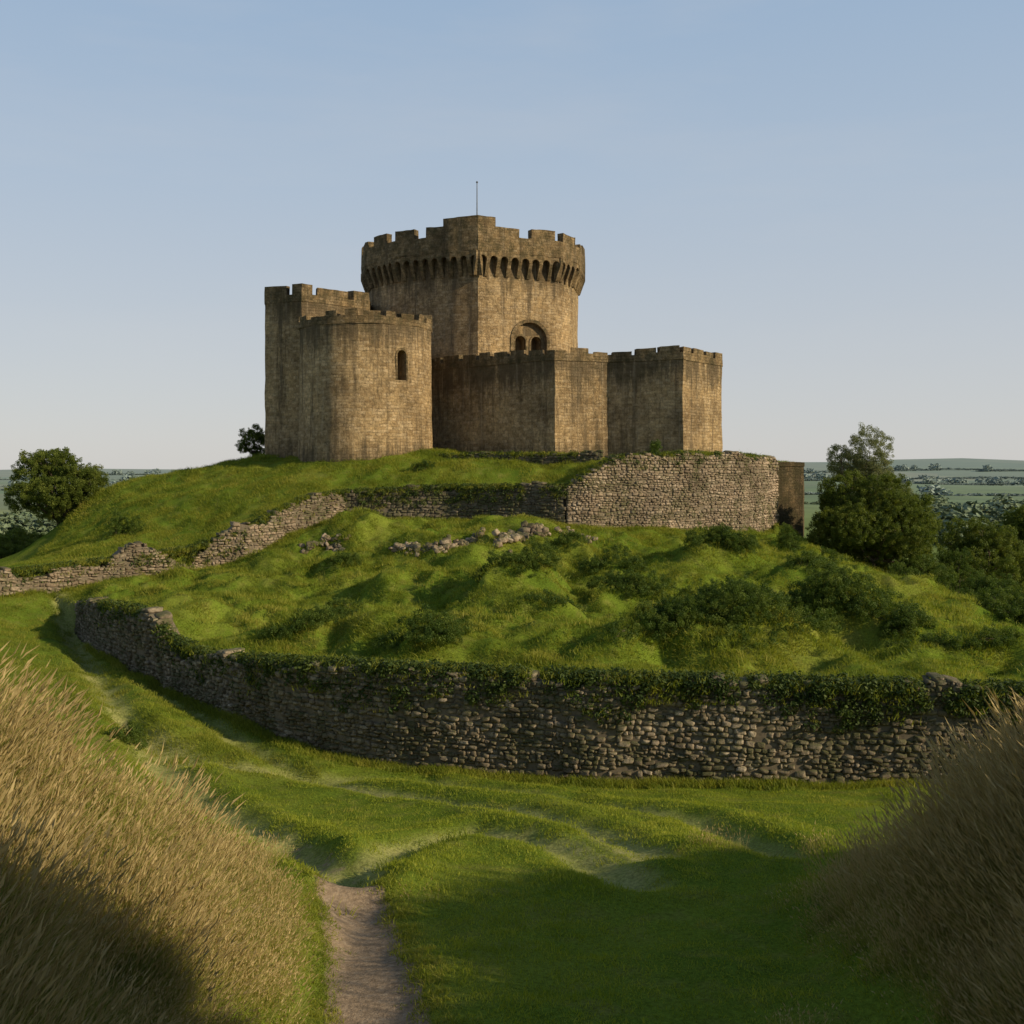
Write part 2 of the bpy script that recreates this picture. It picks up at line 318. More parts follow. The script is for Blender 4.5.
# ---------------------------------------------------------------- scatter with geometry nodes
def lib(name,objs):
    c=bpy.data.collections.new(name)
    for o in objs: c.objects.link(o)
    return c
def scatter(name,P,R,S,I,coll,parent=None):
    P=np.asarray(P,np.float32);n=len(P)
    me=bpy.data.meshes.new(name);me.vertices.add(n);me.vertices.foreach_set('co',P.ravel())
    a=me.attributes.new('rot','FLOAT_VECTOR','POINT');a.data.foreach_set('vector',np.asarray(R,np.float32).ravel())
    a=me.attributes.new('scl','FLOAT_VECTOR','POINT');a.data.foreach_set('vector',np.asarray(S,np.float32).ravel())
    a=me.attributes.new('idx','INT','POINT');a.data.foreach_set('value',np.asarray(I,np.int32))
    o=bpy.data.objects.new(name,me);link(o,parent)
    ng=bpy.data.node_groups.new(name+'_scatter','GeometryNodeTree')
    ng.interface.new_socket('Geometry',in_out='INPUT',socket_type='NodeSocketGeometry')
    ng.interface.new_socket('Geometry',in_out='OUTPUT',socket_type='NodeSocketGeometry')
    nd=ng.nodes;gi=nd.new('NodeGroupInput');go=nd.new('NodeGroupOutput')
    ip=nd.new('GeometryNodeInstanceOnPoints');ci=nd.new('GeometryNodeCollectionInfo')
    ci.inputs['Collection'].default_value=coll;ci.inputs['Separate Children'].default_value=True;ci.inputs['Reset Children'].default_value=True
    def na(nm,t):
        x=nd.new('GeometryNodeInputNamedAttribute');x.data_type=t;x.inputs['Name'].default_value=nm
        return [s for s in x.outputs if s.enabled and s.name=='Attribute'][0]
    L=ng.links.new
    L(gi.outputs[0],ip.inputs['Points']);L(ci.outputs[0],ip.inputs['Instance']);ip.inputs['Pick Instance'].default_value=True
    L(na('idx','INT'),ip.inputs['Instance Index'])
    e=nd.new('FunctionNodeEulerToRotation');L(na('rot','FLOAT_VECTOR'),e.inputs[0]);L(e.outputs[0],ip.inputs['Rotation'])
    L(na('scl','FLOAT_VECTOR'),ip.inputs['Scale']);L(ip.outputs[0],go.inputs[0])
    md=o.modifiers.new('scatter','NODES');md.node_group=ng
    return o
def tuft(name,n,rad,h0,h1,w,mat,lean=.5,seg=3,seed=None,seedmat=None,sl=(.05,.11),pw=1.0):
    V=[];Fc=[];mi=[]
    for k in range(n):
        a=random.uniform(0,6.283);r=rad*math.sqrt(random.random());x,y=r*math.cos(a),r*math.sin(a)
        h=h0+(h1-h0)*random.random()**pw;d=random.uniform(0,6.283);ln=lean*random.uniform(.2,1)*h;fa_=random.uniform(0,3.14)
        wx,wy=math.cos(fa_)*w/2,math.sin(fa_)*w/2
        b0=len(V)
        for s in range(seg+1):
            t=s/seg;ox,oy=math.cos(d)*ln*t*t,math.sin(d)*ln*t*t;z=h*t*(1-.25*t*lean)-.03;ww=(1-t)**.6 if s<seg else 0
            if s<seg:
                V+=[(x+ox-wx*ww,y+oy-wy*ww,z),(x+ox+wx*ww,y+oy+wy*ww,z)]
            else: V.append((x+ox,y+oy,z))
        for s in range(seg-1):
            q=b0+2*s;Fc.append((q,q+1,q+3,q+2));mi.append(0)
        q=b0+2*(seg-1);Fc.append((q,q+1,q+2));mi.append(0)
        if seed and random.random()<seed:
            tx,ty,tz=V[-1];b=len(V);L=random.uniform(*sl);r2=random.uniform(.008,.015)
            V+=[(tx,ty,tz-L*.5),(tx+r2,ty,tz),(tx-r2*.5,ty+r2*.87,tz),(tx-r2*.5,ty-r2*.87,tz),(tx+math.cos(d)*L*.3,ty+math.sin(d)*L*.3,tz+L)]
            for u,v in ((1,2),(2,3),(3,1)):
                Fc.append((b,b+u,b+v));Fc.append((b+4,b+v,b+u));mi+=[1,1]
    me=bpy.data.meshes.new(name);me.from_pydata(V,[],Fc);me.materials.append(mat)
    if seedmat: me.materials.append(seedmat)
    me.polygons.foreach_set('material_index',mi);me.update()
    return bpy.data.objects.new(name,me)
def clump(name,n,size,mat,rad=.5):
    V=[];Fc=[]
    for k in range(n):
        d=Vector((random.gauss(0,1),random.gauss(0,1),random.gauss(0,1))).normalized()
        p=d*rad*random.random()**.4
        nrm=(d+Vector((random.gauss(0,.6),random.gauss(0,.6),random.gauss(0,.6)+.3))).normalized()
        t=nrm.orthogonal().normalized();b=nrm.cross(t);a=random.uniform(0,6.28)
        t,b=t*math.cos(a)+b*math.sin(a),b*math.cos(a)-t*math.sin(a)
        s=size*random.uniform(.6,1.3);i0=len(V)
        V+=[tuple(p-t*s),tuple(p+b*s*.55+nrm*s*.15),tuple(p+t*s),tuple(p-b*s*.55+nrm*s*.15)];Fc.append((i0,i0+1,i0+2,i0+3))
    me=bpy.data.meshes.new(name);me.from_pydata(V,[],Fc);me.materials.append(mat)
    return bpy.data.objects.new(name,me)
def rock(name,mat):
    bm=bmesh.new();bmesh.ops.create_cube(bm,size=1.0);bmesh.ops.subdivide_edges(bm,edges=bm.edges[:],cuts=3,use_grid_fill=True)
    off=Vector((random.uniform(-50,50),)*3)
    for v in bm.verts:
        p=v.co*2;l=(abs(p.x)**7+abs(p.y)**7+abs(p.z)**7)**(1/7)
        p=p/l*.5
        p+=mnoise.noise_vector(p*1.7+off)*.13+mnoise.noise_vector(p*5+off)*.05
        v.co=p
    me=bpy.data.meshes.new(name);bm.to_mesh(me);bm.free();me.materials.append(mat);me.shade_smooth()
    return bpy.data.objects.new(name,me)
C_lawn=lib('lawn_tufts',[tuft('lawn_tuft',70,.34,.03,.09,.014,M_lawn,.8,2) for _ in range(5)])
C_hill=lib('hill_tufts',[tuft('hill_tuft',85,.52,.08,.26,.022,M_hill,.9,2) for _ in range(5)])
C_hills=lib('fringe_tufts',[tuft('fringe_tuft',22,.22,.08,.26,.02,M_hill,1.0,2) for _ in range(4)])
C_tall=lib('meadow_tufts',[tuft('meadow_tuft',58,.42,.2,.75,.011,M_tallg,.55,3,.25,M_seed) for _ in range(6)])
C_stalk=lib('stalk_tufts',[tuft('stalk_tuft',11,.40,.6,1.15,.007,M_seed,.28,3,1.0,M_seed,(.08,.17)) for _ in range(6)])
C_dry=lib('dry_tufts',[tuft('dry_tuft',52,.42,.2,.9,.011,M_dry,.5,3,.25,M_seed) for _ in range(6)])
C_leaf=lib('leaf_clumps',[clump('leaf_clump',80,.12,M_leaf) for _ in range(4)])
C_will=lib('willow_clumps',[clump('willow_clump',80,.10,M_leafgrey) for _ in range(4)])
C_bram=lib('bramble_clumps',[clump('bramble_clump',90,.10,M_bramble) for _ in range(4)])
C_ivy=lib('ivy_clumps',[clump('ivy_clump',60,.12,M_ivy) for _ in range(4)])
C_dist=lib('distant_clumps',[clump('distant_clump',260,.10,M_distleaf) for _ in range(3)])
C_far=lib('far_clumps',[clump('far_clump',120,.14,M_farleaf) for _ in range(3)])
C_rock=lib('rocks',[rock('rock',M_rock) for _ in range(7)])
C_rockm=lib('shaded_mossy_rocks',[rock('shaded_mossy_rock',M_rockm) for _ in range(7)])
C_rockw=lib('pale_rocks',[rock('pale_rock',M_rockw) for _ in range(7)])
def scat_ground(name,x,y,coll,s0,s1,sink=.01,parent=None,sv=None,tilt=.05):
    n=len(x);z=height(x,y)-sink
    e=.3;gx_=(height(x+e,y)-height(x-e,y))/(2*e);gy_=(height(x,y+e)-height(x,y-e))/(2*e)
    gx_=np.clip(gx_,-.8,.8);gy_=np.clip(gy_,-.8,.8)
    s=rng.uniform(s0,s1,n)
    if sv is not None: s=s*sv
    R=np.stack([np.arctan(gy_)+rng.normal(0,tilt,n),-np.arctan(gx_)+rng.normal(0,tilt,n),rng.normal(0,.25,n)],-1)
    S=np.stack([np.where(rng.random(n)<.5,-1,1)*rng.uniform(.85,1.15,n),rng.uniform(.85,1.15,n),s],-1)
    S[:,:2]*=np.clip(s,.7,1.3)[:,None]
    return scatter(name,np.stack([x,y,z],-1),R,S,rng.integers(0,len(coll.objects),n),coll,parent)
# lawn
n=26000
D=np.sqrt(rng.uniform(9**2,40**2,n));keep=rng.random(n)<np.clip(20/D,.4,1)
D=D[keep];x=rng.uniform(-.56,.56,len(D))*D+rng.uniform(-1,1,len(D));y=D
ok=(side_l(x,y)<-.35)&(bankL(x,y)<.6)&(bankR(x,y)<.6)
dpp=polyd(x,y,PATHw);pk=(dpp>.92+.25*fbm(x,y,77)*2)|((y>19)&(rng.random(len(x))<.35))
for t in TRw: pk&=(polyd(x,y,t)>.55)|(rng.random(len(x))<.22)
ok&=pk
x,y=x[ok],y[ok]
sv=.65+1.1*np.clip(fbm(x/1.3,y/1.3,41)+.4,0,1)
scat_ground('lawn_grass',x,y,C_lawn,.7,1.2,sv=sv)
n=900;tt=rng.uniform(8,20,n);pxs=np.interp(tt,[p[1] for p in PATHw],[p[0] for p in PATHw]);x=pxs+rng.choice([-1,1],n)*np.abs(rng.normal(.66,.12,n))
scat_ground('path_edge_grass',x,tt,C_hills,.3,.65)
n=5000;x=rng.uniform(-36,-6,n);y=rng.uniform(34,72,n);ok=(side_l(x,y)<-.3)&(side_u(x,y)<-.3)
scat_ground('lawn_grass',x[ok],y[ok],C_hill,.5,1.0)
n=900;x=rng.uniform(-14,10,n);y=rng.uniform(17,36,n);ok=(side_l(x,y)<-.6)&(fbm(x/2,y/2,91)>.04)
scat_ground('grass_tussocks',x[ok],y[ok],C_hills,.5,1.5)
# hill grass
n=22000;x=rng.uniform(-32,34,n);y=33+(rng.random(n)**1.2)*64
ok=(side_l(x,y)>.3)&(np.abs(side_u(x,y))>.3)&~((np.abs(x+1)<17.0)&(y>83))&(np.abs(x)<.62*y)
x,y=x[ok],y[ok];sv=.5+1.8*np.clip(fbm(x/1.6,y/1.6,43)+.35,0,1)
scat_ground('hill_grass',x,y,C_hill,.6,1.25,sv=sv)
def wall_top(pl_,n,coll,name,s0,s1,hang,th=.8,parent=None,thr=-.2,zoff=0):
    P=np.array(pl_);u=np.concatenate([[0],np.cumsum(np.hypot(np.diff(P[:,0]),np.diff(P[:,1])))])
    t=rng.uniform(0,u[-1],n);nz_=fbm(t/1.7,t*0+3.3,53);ok=nz_>thr;t=t[ok];nz_=nz_[ok];n=len(t)
    x=np.interp(t,u,P[:,0]);y=np.interp(t,u,P[:,1]);z=np.interp(t,u,P[:,3])
    o=rng.uniform(-.62,.5,n)*th;h=np.where(o<-.42*th,-rng.random(n)**1.5*hang*(.5+np.clip(nz_+.3,0,1)*1.8),0)
    sc=rng.uniform(s0,s1,n)
    scatter(name,np.stack([x,y+o,z+zoff+h],-1),np.stack([rng.normal(.25,.35,n),rng.normal(0,.3,n),rng.normal(0,.8,n)],-1),np.stack([sc,sc,sc],-1),rng.integers(0,4,n),coll,parent)
n=3400;x=rng.uniform(-20,16,n);yw=np.interp(x,wl[:,0],wl[:,1]);y=yw-.45-np.abs(rng.normal(0,.32,n))
scat_ground('wall_foot_grass',x,y,C_hills,.5,2.0)
n=1600;x=rng.uniform(-28,19,n);yw=np.interp(x,wu[:,0],wu[:,1]);y=yw-.55-np.abs(rng.normal(0,.3,n))
scat_ground('wall_foot_grass',x,y,C_hills,.8,2.4)
# tall grass banks
n=11000;x=rng.uniform(-13,-1.4,n);y=rng.uniform(5,24.5,n);b=bankL(x,y)+.6*fbm(x/1.6,y/1.6,61)
ok=(b>.06+rng.random(n)*.45)&(x>-.5*y-4.0)&(rng.random(n)<np.clip(12/y,.5,1))&(polyd(x,y,PATHw)>1.05);x,y=x[ok],y[ok]
sv=np.clip(.25+bankL(x,y)*.38,0.25,1)*(.6+1.5*np.clip(fbm(x/1.3,y/1.3,62)+.3,0,1))
scat_ground('meadow_grass',x,y,C_tall,.7,1.15,sv=sv,tilt=.12)
d=(rng.random(len(x))<.5)&(fbm(x/1.8,y/1.8,68)>-.10)
scat_ground('meadow_stalks',x[d]+.1,y[d],C_stalk,.75,1.2,sv=np.clip(sv[d],.3,1.1),tilt=.1)
n=10000;x=rng.uniform(3.0,14,n);y=rng.uniform(5,22.5,n);b=bankR(x,y)+.6*fbm(x/1.6,y/1.6,63)
ok=(b>.08+rng.random(n)*.45)&(x<.5*y+4.0)&(rng.random(n)<np.clip(12/y,.5,1));x,y=x[ok],y[ok]
sv=np.clip(.3+bankR(x,y)*.42,0.25,1)*(.65+1.5*np.clip(fbm(x/1.3,y/1.3,64)+.3,0,1))
d=rng.random(len(x))<np.clip(.15+bankR(x,y)*.35,0,.7)
scat_ground('dry_grass',x[d],y[d],C_dry,.75,1.2,sv=sv[d],tilt=.12)
scat_ground('meadow_grass',x[~d],y[~d],C_tall,.7,1.1,sv=sv[~d],tilt=.12)
d=rng.random(len(x))<.5
scat_ground('meadow_stalks',x[d]+.1,y[d],C_stalk,.8,1.25,sv=np.clip(sv[d],.3,1.3),tilt=.1)
# ---------------------------------------------------------------- stone walls
def stone_wall(name,pl,th,coll,row=.22,back=False,drop=.5,w0=.2,w1=.55,ragged=.15,miss=.0,greens=None):
    root=empty(name)
    P=np.array(pl);seg=np.hypot(np.diff(P[:,0]),np.diff(P[:,1]));u=np.concatenate([[0],np.cumsum(seg)]);Lt=u[-1]
    f=lambda t,k:float(np.interp(t,u,P[:,k]))
    rg=lambda t:ragged*(mnoise.noise(Vector((t*.35,5,1)))*1.3+mnoise.noise(Vector((t*1.3,2,7)))*.6)
    def frame(t):
        e=.4;tx=f(t+e,0)-f(t-e,0);ty=f(t+e,1)-f(t-e,1);l=math.hypot(tx,ty) or 1
        wv=.14*mnoise.noise(Vector((t*.4,f(0,0),9)))
        return f(t,0)+ty/l*wv,f(t,1)-tx/l*wv,tx/l,ty/l
    n=max(4,int(Lt/.3));V=[];Fc=[]
    for k in range(n+1):
        t=Lt*k/n;x,y,tx,ty=frame(t);zb=f(t,2)-drop;zt=f(t,3)-.10+rg(t)
        nx_,ny_=ty,-tx;h=th/2-.015
        V+=[(x+nx_*h,y+ny_*h,zb),(x+nx_*h,y+ny_*h,zt),(x-nx_*h,y-ny_*h,zt),(x-nx_*h,y-ny_*h,zb)]
    for k in range(n):
        a=4*k
        for j in range(4): Fc.append((a+j,a+(j+1)%4,a+4+(j+1)%4,a+4+j))
    Fc.append((0,1,2,3));Fc.append((4*n+3,4*n+2,4*n+1,4*n))
    mesh_obj('wall_core',V,Fc,M_mortar,root)
    Pp=[];R=[];S=[]
    zmin=P[:,2].min()-.3;zmax=P[:,3].max()+.3
    def add(t,z,off,w,d,h):
        x,y,tx,ty=frame(t);nx_,ny_=ty,-tx
        Pp.append((x+nx_*off,y+ny_*off,z));R.append((random.gauss(0,.06),random.gauss(0,.13),math.atan2(ty,tx)+random.gauss(0,.08)));S.append((w,d,h))
    for side in ((1,-1) if back else (1,)):
        z=zmin
        while z<zmax:
            h=row*random.uniform(.6,1.4);t=0
            while t<Lt:
                w=random.uniform(w0,w1)*(h/row)**.3
                tc=t+w/2;zb=f(tc,2)-.3;zt=f(tc,3)+rg(tc)
                zz=z+h/2+.13*mnoise.noise(Vector((tc*.6,z*2,8)))+random.gauss(0,.012)
                if zb<zz<zt-.06 and random.random()>miss:
                    add(tc,zz,side*(th/2-.13+random.gauss(0,.03)),w*random.uniform(.85,1.08),.36,h*random.uniform(.75,1.2))
                t+=w
            z+=h
    t=0
    while t<Lt:
        w=random.uniform(.15,.5);tc=t+w/2
        if random.random()<.85:
            add(tc,f(tc,3)+rg(tc)-.05+random.gauss(0,.04),random.uniform(-.1,.08),w,th*random.uniform(.7,1.1),random.uniform(.1,.28))
        t+=w
    n=len(Pp);scatter('wall_stones',Pp,R,S,rng.integers(0,7,n),coll,root)
    if greens:
        n1,n2,hang=greens
        if n1: wall_top(pl,n1,C_hills,'wall_grass',.6,1.5,hang,th,root)
        if n2: wall_top(pl,n2,C_ivy,'ivy',.25,.6,hang,th,root,thr=-.2)
    return root
stone_wall('stone_boundary_wall',WLp,.8,C_rock,.14,w0=.10,w1=.36,ragged=.34,miss=.05,greens=(5200,5200,.85))
ruin=[(x,y,b,t+.05) for x,y,b,t in WUp[:7]]
stone_wall('ruined_stone_wall',ruin,.9,C_rockw,.16,w0=.14,w1=.45,ragged=.8,miss=.14,greens=(3200,1000,1.4))
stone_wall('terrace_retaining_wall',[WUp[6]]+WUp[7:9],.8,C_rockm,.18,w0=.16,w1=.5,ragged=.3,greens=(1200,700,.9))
stone_wall('bastion_wall',WUp[8:],1.0,C_rockw,.155,w0=.13,w1=.40,ragged=.2,drop=1,greens=(700,320,.7))
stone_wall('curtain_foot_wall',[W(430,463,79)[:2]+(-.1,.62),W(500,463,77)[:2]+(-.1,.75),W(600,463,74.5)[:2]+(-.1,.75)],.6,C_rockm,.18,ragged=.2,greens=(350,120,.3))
def rubble(name,pts,n,spread,s0,s1):
    Pp=[];R=[];S=[]
    for k in range(n):
        t=random.random()*(len(pts)-1);i0=int(t);f_=t-i0
        px=pts[i0][0]*(1-f_)+pts[i0+1][0]*f_+random.gauss(0,spread);py=pts[i0][1]*(1-f_)+pts[i0+1][1]*f_+random.gauss(0,spread)
        s=random.uniform(s0,s1);Pp.append((px,py,H1(px,py)+s*.05+random.random()**2*.25));R.append(tuple(random.gauss(0,.4) for _ in range(3)));S.append((s*random.uniform(.8,1.5),s,s*random.uniform(.5,.9)))
    scatter(name,Pp,R,S,rng.integers(0,7,n),C_rockw)
rubble('stone_rubble',[hit(305,552)[:2],hit(325,544)[:2],hit(345,546)[:2]],45,.25,.15,.4)
rubble('stone_rubble',[hit(390,553)[:2],hit(440,550)[:2],hit(478,538)[:2]],90,.22,.15,.4)
rubble('stone_rubble',[hit(500,550)[:2],hit(520,538)[:2],hit(545,532)[:2]],150,.3,.15,.45)
rubble('stone_rubble',[hit(565,532)[:2],hit(590,540)[:2]],30,.4,.15,.35)
# ---------------------------------------------------------------- castle
castle=empty('stone_castle')
def jit(p,a=.05):
    v=Vector(p);return v+mnoise.noise_vector(v*.55)*a+mnoise.noise_vector(v*2.1)*a*.5
def finish(bm,name,mat,parent=castle,ang=35):
    bmesh.ops.recalc_face_normals(bm,faces=bm.faces[:])
    me=bpy.data.meshes.new(name);bm.to_mesh(me);bm.free();me.materials.append(mat);me.shade_smooth();me.set_sharp_from_angle(angle=math.radians(ang))
    return link(bpy.data.objects.new(name,me),parent)
def prism(name,pts,z0,z1,mat,res=.5,a=.07,flare=0.0,ang=28,parent=None,wet=2.6):
    bm=bmesh.new();uvl=bm.loops.layers.uv.new('UVMap');sl=bm.verts.layers.float.new('stain')
    cx=sum(p[0] for p in pts)/len(pts);cy=sum(p[1] for p in pts)/len(pts)
    ring=[];us=[];u=0
    for i_,p in enumerate(pts):
        q=pts[(i_+1)%len(pts)];L=math.hypot(q[0]-p[0],q[1]-p[1]);n=max(1,int(round(L/res)))
        for k in range(n): ring.append((p[0]+(q[0]-p[0])*k/n,p[1]+(q[1]-p[1])*k/n));us.append(u+L*k/n)
        u+=L
    us.append(u);nz=max(2,int((z1-z0)/res));rows=[]
    for j in range(nz+1):
        z=z0+(z1-z0)*j/nz;f=1+flare*(1-(z-z0)/(z1-z0))**2
        rows.append([bm.verts.new(jit((cx+(p[0]-cx)*f,cy+(p[1]-cy)*f,z),a)) for p in ring])
        st=max(float(sstep(z1-wet,z1-.2,z)),.75*(1-float(sstep(.2,2.2,z))))
        for v in rows[-1]: v[sl]=st
    n=len(ring)
    for j in range(nz):
        za=z0+(z1-z0)*j/nz;zb=z0+(z1-z0)*(j+1)/nz
        for k in range(n):
            fc=bm.faces.new((rows[j][k],rows[j][(k+1)%n],rows[j+1][(k+1)%n],rows[j+1][k]))
            for lp,uv in zip(fc.loops,((us[k],za),(us[k+1],za),(us[k+1],zb),(us[k],zb))): lp[uvl].uv=uv
    for rw in (rows[0][::-1],rows[-1]):
        fc=bm.faces.new(rw)
        for lp in fc.loops: lp[uvl].uv=(lp.vert.co.x,lp.vert.co.y)
    return finish(bm,name,mat,parent=parent or castle,ang=ang)
def offset(pts,d):
    out=[];n=len(pts);A=sum(pts[i][0]*pts[(i+1)%n][1]-pts[(i+1)%n][0]*pts[i][1] for i in range(n));s=1 if A>0 else -1
    for i in range(n):
        p0,p1,p2=[Vector(pts[(i+k)%n]) for k in(-1,0,1)]
        e1=(p1-p0).normalized();e2=(p2-p1).normalized();n1=Vector((e1.y,-e1.x))*s;n2=Vector((e2.y,-e2.x))*s
        m=(n1+n2)/max(.3,(1+n1.dot(n2)));out.append(tuple(p1+m*d))
    return out
def hexa(bm,uvl,c,div,uv0,a):
    nu,nw,nz=div
    cache={}
    def vert(i_,j,k):
        key=(i_,j,k)
        if key not in cache:
            s,t,r_=i_/nu,j/nw,k/nz;p=Vector((0,0,0))
            for A_ in(0,1):
                for B_ in(0,1):
                    for C_ in(0,1):
                        p+=Vector(c[A_][B_][C_])*((s if A_ else 1-s)*(t if B_ else 1-t)*(r_ if C_ else 1-r_))
            cache[key]=bm.verts.new(jit(p,a))
        return cache[key]
    L=(Vector(c[1][0][0])-Vector(c[0][0][0])).length
    def face(ks):
        vs=[vert(*k) for k in ks]
        try: fc=bm.faces.new(vs)
        except ValueError: return
        for lp,k in zip(fc.loops,ks):
            p=lp.vert.co;lp[uvl].uv=(uv0+L*k[0]/nu+k[1]/nw*.4,p.z)
    for i_ in range(nu):
        for k in range(nz):
            face([(i_,0,k),(i_+1,0,k),(i_+1,0,k+1),(i_,0,k+1)]);face([(i_,nw,k),(i_+1,nw,k),(i_+1,nw,k+1),(i_,nw,k+1)])
        for j in range(nw):
            face([(i_,j,0),(i_+1,j,0),(i_+1,j+1,0),(i_,j+1,0)]);face([(i_,j,nz),(i_+1,j,nz),(i_+1,j+1,nz),(i_,j+1,nz)])
    for j in range(nw):
        for k in range(nz):
            face([(0,j,k),(0,j+1,k),(0,j+1,k+1),(0,j,k+1)]);face([(nu,j,k),(nu,j+1,k),(nu,j+1,k+1),(nu,j,k+1)])
def parapet(name,pts,z0,zp,zm,th,mw,gw,mat,erode=.15,hfun=None,a=.05,seed=1):
    R_=random.Random(seed)
    bm=bmesh.new();uvl=bm.loops.layers.uv.new('UVMap');inn=offset(pts,-th);n=len(pts)
    us=[0]
    for i_ in range(n): us.append(us[-1]+math.hypot(pts[(i_+1)%n][0]-pts[i_][0],pts[(i_+1)%n][1]-pts[i_][1]))
    T=us[-1];u=0;mer=True;ivals=[]
    while u<T:
        w=(mw if mer else gw)*R_.uniform(.8,1.25);e=min(T,u+w)
        top=(zm-abs(R_.gauss(0,erode))) if mer else zp+R_.uniform(-.05,.08)
        if mer and R_.random()<erode*.6: top=zp+(zm-zp)*R_.uniform(.1,.5)
        ivals.append((u,e,top));u=e;mer=not mer
    def at(poly,uu):
        return max(0,min(n-1,int(np.searchsorted(us,uu,side='right')-1)))
    for (a0,a1,top) in ivals:
        brk=[a0]+[x for x in us if a0+1e-3<x<a1-1e-3]+[a1]
        if hfun:
            nb=[brk[0]]
            for b0,b1 in zip(brk[:-1],brk[1:]):
                m_=max(1,int((b1-b0)/.35));nb+=[b0+(b1-b0)*k/m_ for k in range(1,m_+1)]
            brk=nb
        for b0,b1 in zip(brk[:-1],brk[1:]):
            if b1-b0<.02: continue
            i_=at(pts,(b0+b1)/2);L=us[i_+1]-us[i_];s0=(b0-us[i_])/L;s1=(b1-us[i_])/L
            def P(poly,s,z):
                p=poly[i_];q=poly[(i_+1)%n];return (p[0]+(q[0]-p[0])*s,p[1]+(q[1]-p[1])*s,z)
            hh=hfun(*P(pts,(s0+s1)/2,0)[:2]) if hfun else 0
            tp=zm+hh if hh>0 else top
            c=[[[P(pl,s,z) for z in (z0,tp)] for pl in (pts,inn)] for s in (s0,s1)]
            hexa(bm,uvl,c,(max(1,int((b1-b0)/.35)),1,max(2,int((tp-z0)/.4))),b0,a)
    return finish(bm,name,mat)
def pl(*a): return [XY(p,D) for p,D in a]
sq=pl((265,84.5),(302,83),(368,87.5),(372,97),(272,97))
prism('square_tower',sq,-3,Z(300,84),M_mas,flare=.0)
parapet('square_tower_parapet',offset(sq,.04),Z(303,84),Z(295,84),Z(285,84),.6,2.3,.5,M_masd,seed=3,erode=.1)
cx,cy=XY(366,82);R0=4.85
rp=[(cx+R0*math.cos(t),cy+R0*math.sin(t)) for t in np.linspace(0,2*math.pi,57)[:-1]]
rt=prism('round_tower',rp,-3,10.0,M_mas,flare=.05,ang=60,a=.05)
parapet('round_tower_parapet',offset(rp,.05),9.95,10.45,11.15,.6,1.0,.5,M_masd,seed=5,erode=.3,a=.12)
cur=pl((430,86.5),(555,78),(608,79.8),(683,77.5),(722,83),(718,93),(560,98),(440,97))
prism('curtain_wall',cur,-3,7.5,M_mas)
parapet('curtain_wall_parapet',offset(cur,.05),7.45,7.95,8.45,.6,1.35,.42,M_masd,seed=8,erode=.15)
kp=pl((368,98),(372,94),(398,90.8),(452,88.4),(478,87.6),(556,90.6),(573,93.6),(578,98),(560,105),(480,108),(385,105))
keep=prism('keep',kp,-3,17.4,M_mas,res=.55,wet=5.0)
ko=offset(kp,.62)
zc0,zc1,zc2=15.1,16.35,17.0
V1,V2=Vector(kp[3]),Vector(kp[4])
kc=(V1+V2)/2+Vector((.35,-.6))
def kh(x,y): return .55 if (Vector((x,y))-kc).length<2.2 else 0
parapet('keep_parapet',ko,zc2,18.35,19.2,.6,2.0,1.0,M_masd,seed=14,erode=.18,hfun=kh,a=.07)
bm=bmesh.new();uvl=bm.loops.layers.uv.new('UVMap')
kcen=Vector((sum(a[0] for a in kp)/len(kp),sum(a[1] for a in kp)/len(kp)))
for i_ in range(len(kp)):
    p=Vector(kp[i_]);q=Vector(kp[(i_+1)%len(kp)]);po=Vector(ko[i_]);qo=Vector(ko[(i_+1)%len(kp)])
    Lk=(qo-po).length;nb=max(2,int(round(Lk/.92)))
    tdir=(qo-po).normalized();nrm=Vector((tdir.y,-tdir.x))
    if nrm.dot(p-kcen)<0: nrm=-nrm
    def PP(u,out,z):
        b=po+tdir*u-nrm*(.62-out);return (b.x,b.y,z)
    bw=Lk/nb
    for b in range(nb+1):
        u0,u1=b*bw-.15,b*bw+.15
        c=[[[PP(u,-.05,zc0),PP(u,-.05,zc1)],[PP(u,.12,zc0),PP(u,.6,zc1)]] for u in (u0,u1)]
        hexa(bm,uvl,c,(1,1,2),b,.03)
    for b in range(nb):
        K=8;ua=b*bw+.15;ub=(b+1)*bw-.15;rr=(ub-ua)/2;hz=min(rr,zc2-zc1-.12)
        ts=[ua+(ub-ua)*(1-math.cos(math.pi*k/K))/2 for k in range(K+1)]
        for k in range(K):
            z_=[zc1+hz*math.sqrt(max(0,1-((t-(ua+ub)/2)/rr)**2)) for t in (ts[k],ts[k+1])]
            c=[[[PP(ts[k+m],.25,z_[m]),PP(ts[k+m],.25,zc2-.002)],[PP(ts[k+m],.6,z_[m]),PP(ts[k+m],.6,zc2-.002)]] for m in (0,1)]
            hexa(bm,uvl,c,(1,1,1),b+k*.1,.0)
    for b in range(nb+1):
        u0,u1=b*bw-.15,b*bw+.15
        c=[[[PP(u,-.05,zc1+.002),PP(u,-.05,zc2-.002)],[PP(u,.598,zc1+.002),PP(u,.598,zc2-.002)]] for u in (u0,u1)]
        hexa(bm,uvl,c,(1,1,1),b,.0)
finish(bm,'keep_machicolation',M_masd)
